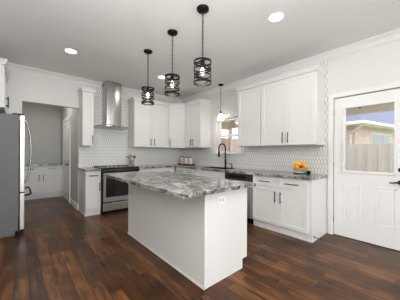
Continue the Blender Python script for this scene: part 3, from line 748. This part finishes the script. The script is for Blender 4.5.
# fruit bowl group
BX, BY = -.20, -3.54
t = thing('serving_board', 'dark round serving board under the fruit bowl', 'serving board', (BX, BY, ZT))
bm = B(); lathe(bm, [(.098, 0), (.10, .006), (.098, .012)], n=32); obj('board', bm, M['tray'], t, True)
t = thing('fruit_bowl', 'pale yellow footed bowl heaped with citrus near the back door', 'bowl', (BX, BY, ZT + .0125))
bm = B(); lathe(bm, [(.05, 0), (.052, .005), (.02, .012), (.018, .022), (.055, .034), (.10, .055), (.125, .078), (.121, .079), (.096, .059), (.052, .039), (.0, .032)], n=32, cap1=False); obj('bowl', bm, M['bowlglass'], t, True)
def fruit(name, cat, label, x, y, z, r, mat, ell=1.0, rz=0):
    t = thing(name, label, cat, (BX + x, BY + y, ZT + .0125 + z), rz, 'fruit in the pale bowl')
    bm = B(); bmesh.ops.create_uvsphere(bm, u_segments=18, v_segments=12, radius=r)
    for v in bm.verts:
        if ell > 1:
            k = abs(v.co.x) / r; v.co.x *= ell * (1 + .12 * k ** 6); 
        elif name == 'apple' and abs(v.co.z) > r * .8: v.co.z *= .88
    obj('flesh', bm, mat, t, True)
    if name != 'lemon':
        bm = B(); cyl(bm, (0, 0, r * .86), (.003, 0, r * 1.08), .0025, n=6); obj('stem', bm, M['stem'], t)
    return t
fruit('lemon', 'lemon', 'yellow lemon at the left edge of the pale bowl', -.005, .078, .104, .030, M['yellow'], 1.25, 1.2)
fruit('orange', 'orange', 'orange at the front left of the pale bowl', -.070, .022, .102, .034, M['orange'])
fruit('apple', 'apple', 'small red apple at the front of the pale bowl', -.060, -.050, .106, .030, M['red'])
fruit('lemon', 'lemon', 'yellow lemon at the right edge of the pale bowl', .012, -.080, .104, .030, M['yellow'], 1.25, .3)
fruit('lemon', 'lemon', 'yellow lemon at the wall side of the pale bowl', .068, .01, .104, .031, M['yellow'], 1.2, 1.6)
fruit('lemon', 'lemon', 'yellow lemon on top of the heap in the pale bowl', -.02, .045, .143, .030, M['yellow'], 1.25, 1.9)
fruit('orange', 'orange', 'orange at the centre right of the heap in the pale bowl', -.005, -.05, .147, .030, M['orange'])
fruit('lemon', 'lemon', 'front yellow lemon atop the heap in the pale bowl', -.07, -.012, .150, .028, M['yellow'], 1.2, 2.2)
t = thing('cup', 'small black cup beside the fruit bowl near the counter end', 'cup', (-.21, -3.675, ZT))
bm = B(); lathe(bm, [(.022, 0), (.03, .012), (.033, .035), (.03, .052), (.026, .052), (.028, .035), (.025, .014), (.0, .008)], n=20, cap1=False); obj('cup_body', bm, M['black'], t, True)

# door stop on the end of the base cabinet
t = thing('door_stop', 'dark spring door stop low on the cabinet end by the door', 'door stop', (-.50, -3.8675, .062))
bm = B(); cyl(bm, (0, 0, 0), (0, -.006, 0), .013, n=12); obj('mount', bm, M['handle'], t)
bm = B(); tube(bm, [(.006 * math.cos(i * .9), -.006 - i * .0011, .006 * math.sin(i * .9)) for i in range(60)], .0018, 5); obj('spring', bm, M['handle'], t, True)
bm = B(); cyl(bm, (0, -.071, 0), (0, -.085, 0), .009, n=12); obj('tip', bm, M['rubber'], t)

# ------------------------------------------------------------ outside
bm = B(); box(bm, .15, 40, -30, 40, -.5, -.3); box(bm, -40, XL - .15, -30, 40, -.5, -.3); box(bm, XL - .15, .15, -40, YF - .15, -.5, -.3); o = tag(obj('lawn', bm, M['grass']), 'mown lawn around the house beyond the patio', 'lawn'); 
bm = B(); box(bm, .16, 3.6, -8, 1.19, -.2995, -.1); tag(obj('patio', bm, M['concrete']), 'pale concrete patio slab outside the back door', 'patio')
t = thing('patio_cover', 'peach painted patio roof beam and soffit outside the door glass', 'patio cover', (0, 0, 0))
bm = B(); box(bm, 3.25, 3.4, -8, 1.1, 2.31, 2.62); obj('beam', bm, M['porch'], t)
bm = B(); box(bm, .16, 3.7, -8, 4, 2.75, 2.80); obj('soffit', bm, M['porch'], t)
for y in (-7.9, .95):
    bm = B(); box(bm, 3.26, 3.39, y - .065, y + .065, -.0995, 2.3095); obj('post', bm, M['porch'], t)
for i in range(9):
    bm = B(); y = -7.5 + i * 1.05; box(bm, .2, 3.7, y - .02, y + .02, 2.6205, 2.7495); obj('joist', bm, M['porch'], t)
bm = B(); box(bm, .16, 3.249, 1.0, 1.1, 2.25, 2.6195); obj('beam', bm, M['porch'], t)
bm = B(); cyl(bm, (3.2495, -3.62, 2.46), (3.235, -3.62, 2.46), .02, n=10); obj('bolt', bm, M['postmetal'], t)
bm = B(); box(bm, .3, 4.8, 1.2, 1.4, -.2995, 1.9); tag(obj('brick_wall', bm, M['brick']), 'low pink brick garden wall seen through the sink window', 'garden wall')
# fence
t = thing('fence', 'weathered grey wooden privacy fence behind the patio', 'fence', (4.9, 0, -.3))
bm = B(); y = -12
i = 0
while y < 12:
    dz = random.uniform(-.008, .008); q = .024 * (i % 2); box(bm, q, q + .018, y, y + .155, .02, 1.86 + dz); y += .135; i += 1
obj('boards', bm, M['fence'], t)
bm = B(); box(bm, .0425, .08, -12, 12, .3, .39); box(bm, .0425, .08, -12, 12, 1.5, 1.59); obj('rails', bm, M['fence'], t)
# neighbouring house
t = thing('neighbour_house', 'pink brick house with pale eaves and blue-grey roof beyond the fence', 'house', (5.79, -3.168, -.3), math.radians(-12))
bm = B(); box(bm, .4, 15.6, .4, 5.2, 0, 2.62); obj('wall', bm, M['brick'], t)
bm = B(); v = [bm.verts.new(p) for p in ((0, 0, 2.74), (16, 0, 2.74), (16, 5.6, 2.74), (0, 5.6, 2.74), (2.8, 2.8, 5.54), (13.2, 2.8, 5.54))]
for f in ((0, 1, 5, 4), (1, 2, 5), (2, 3, 4, 5), (3, 0, 4), (3, 2, 1, 0)): bm.faces.new([v[i] for i in f])
obj('roof', bm, M['shingle'], t)
bm = B(); box(bm, 0, 16, 0, .03, 2.6, 2.738); box(bm, 0, .03, .031, 5.6, 2.6, 2.738); obj('fascia', bm, M['fascia'], t)
bm = B(); box(bm, -.1, 16, -.11, -.001, 2.64, 2.75, .01); box(bm, -.11, -.001, -.1, 5.6, 2.64, 2.75, .01); obj('gutter', bm, M['fascia'], t)
bm = B(); box(bm, .031, 15.99, .031, 5.59, 2.621, 2.64); obj('soffit', bm, M['fascia'], t)
bm = B(); tube(bm, [(-.05, -.05, 2.66), (.05, .08, 2.5), (.34, .5, 2.35), (.345, .52, 2.2), (.345, .52, .1)], .04, 8); obj('downspout', bm, M['fascia'], t, True)
bm = B(); box(bm, 1.7, 3.6, .37, .3995, 1.3, 2.45); wf = obj('window', bm, M['fascia'], t)
bm = B()
for q in range(2): box(bm, 1.77 + q * .9, 2.61 + q * .9, .36, .3695, 1.37, 2.38)
obj('pane', bm, simple('dark_pane', (150, 154, 158), .1), wf)
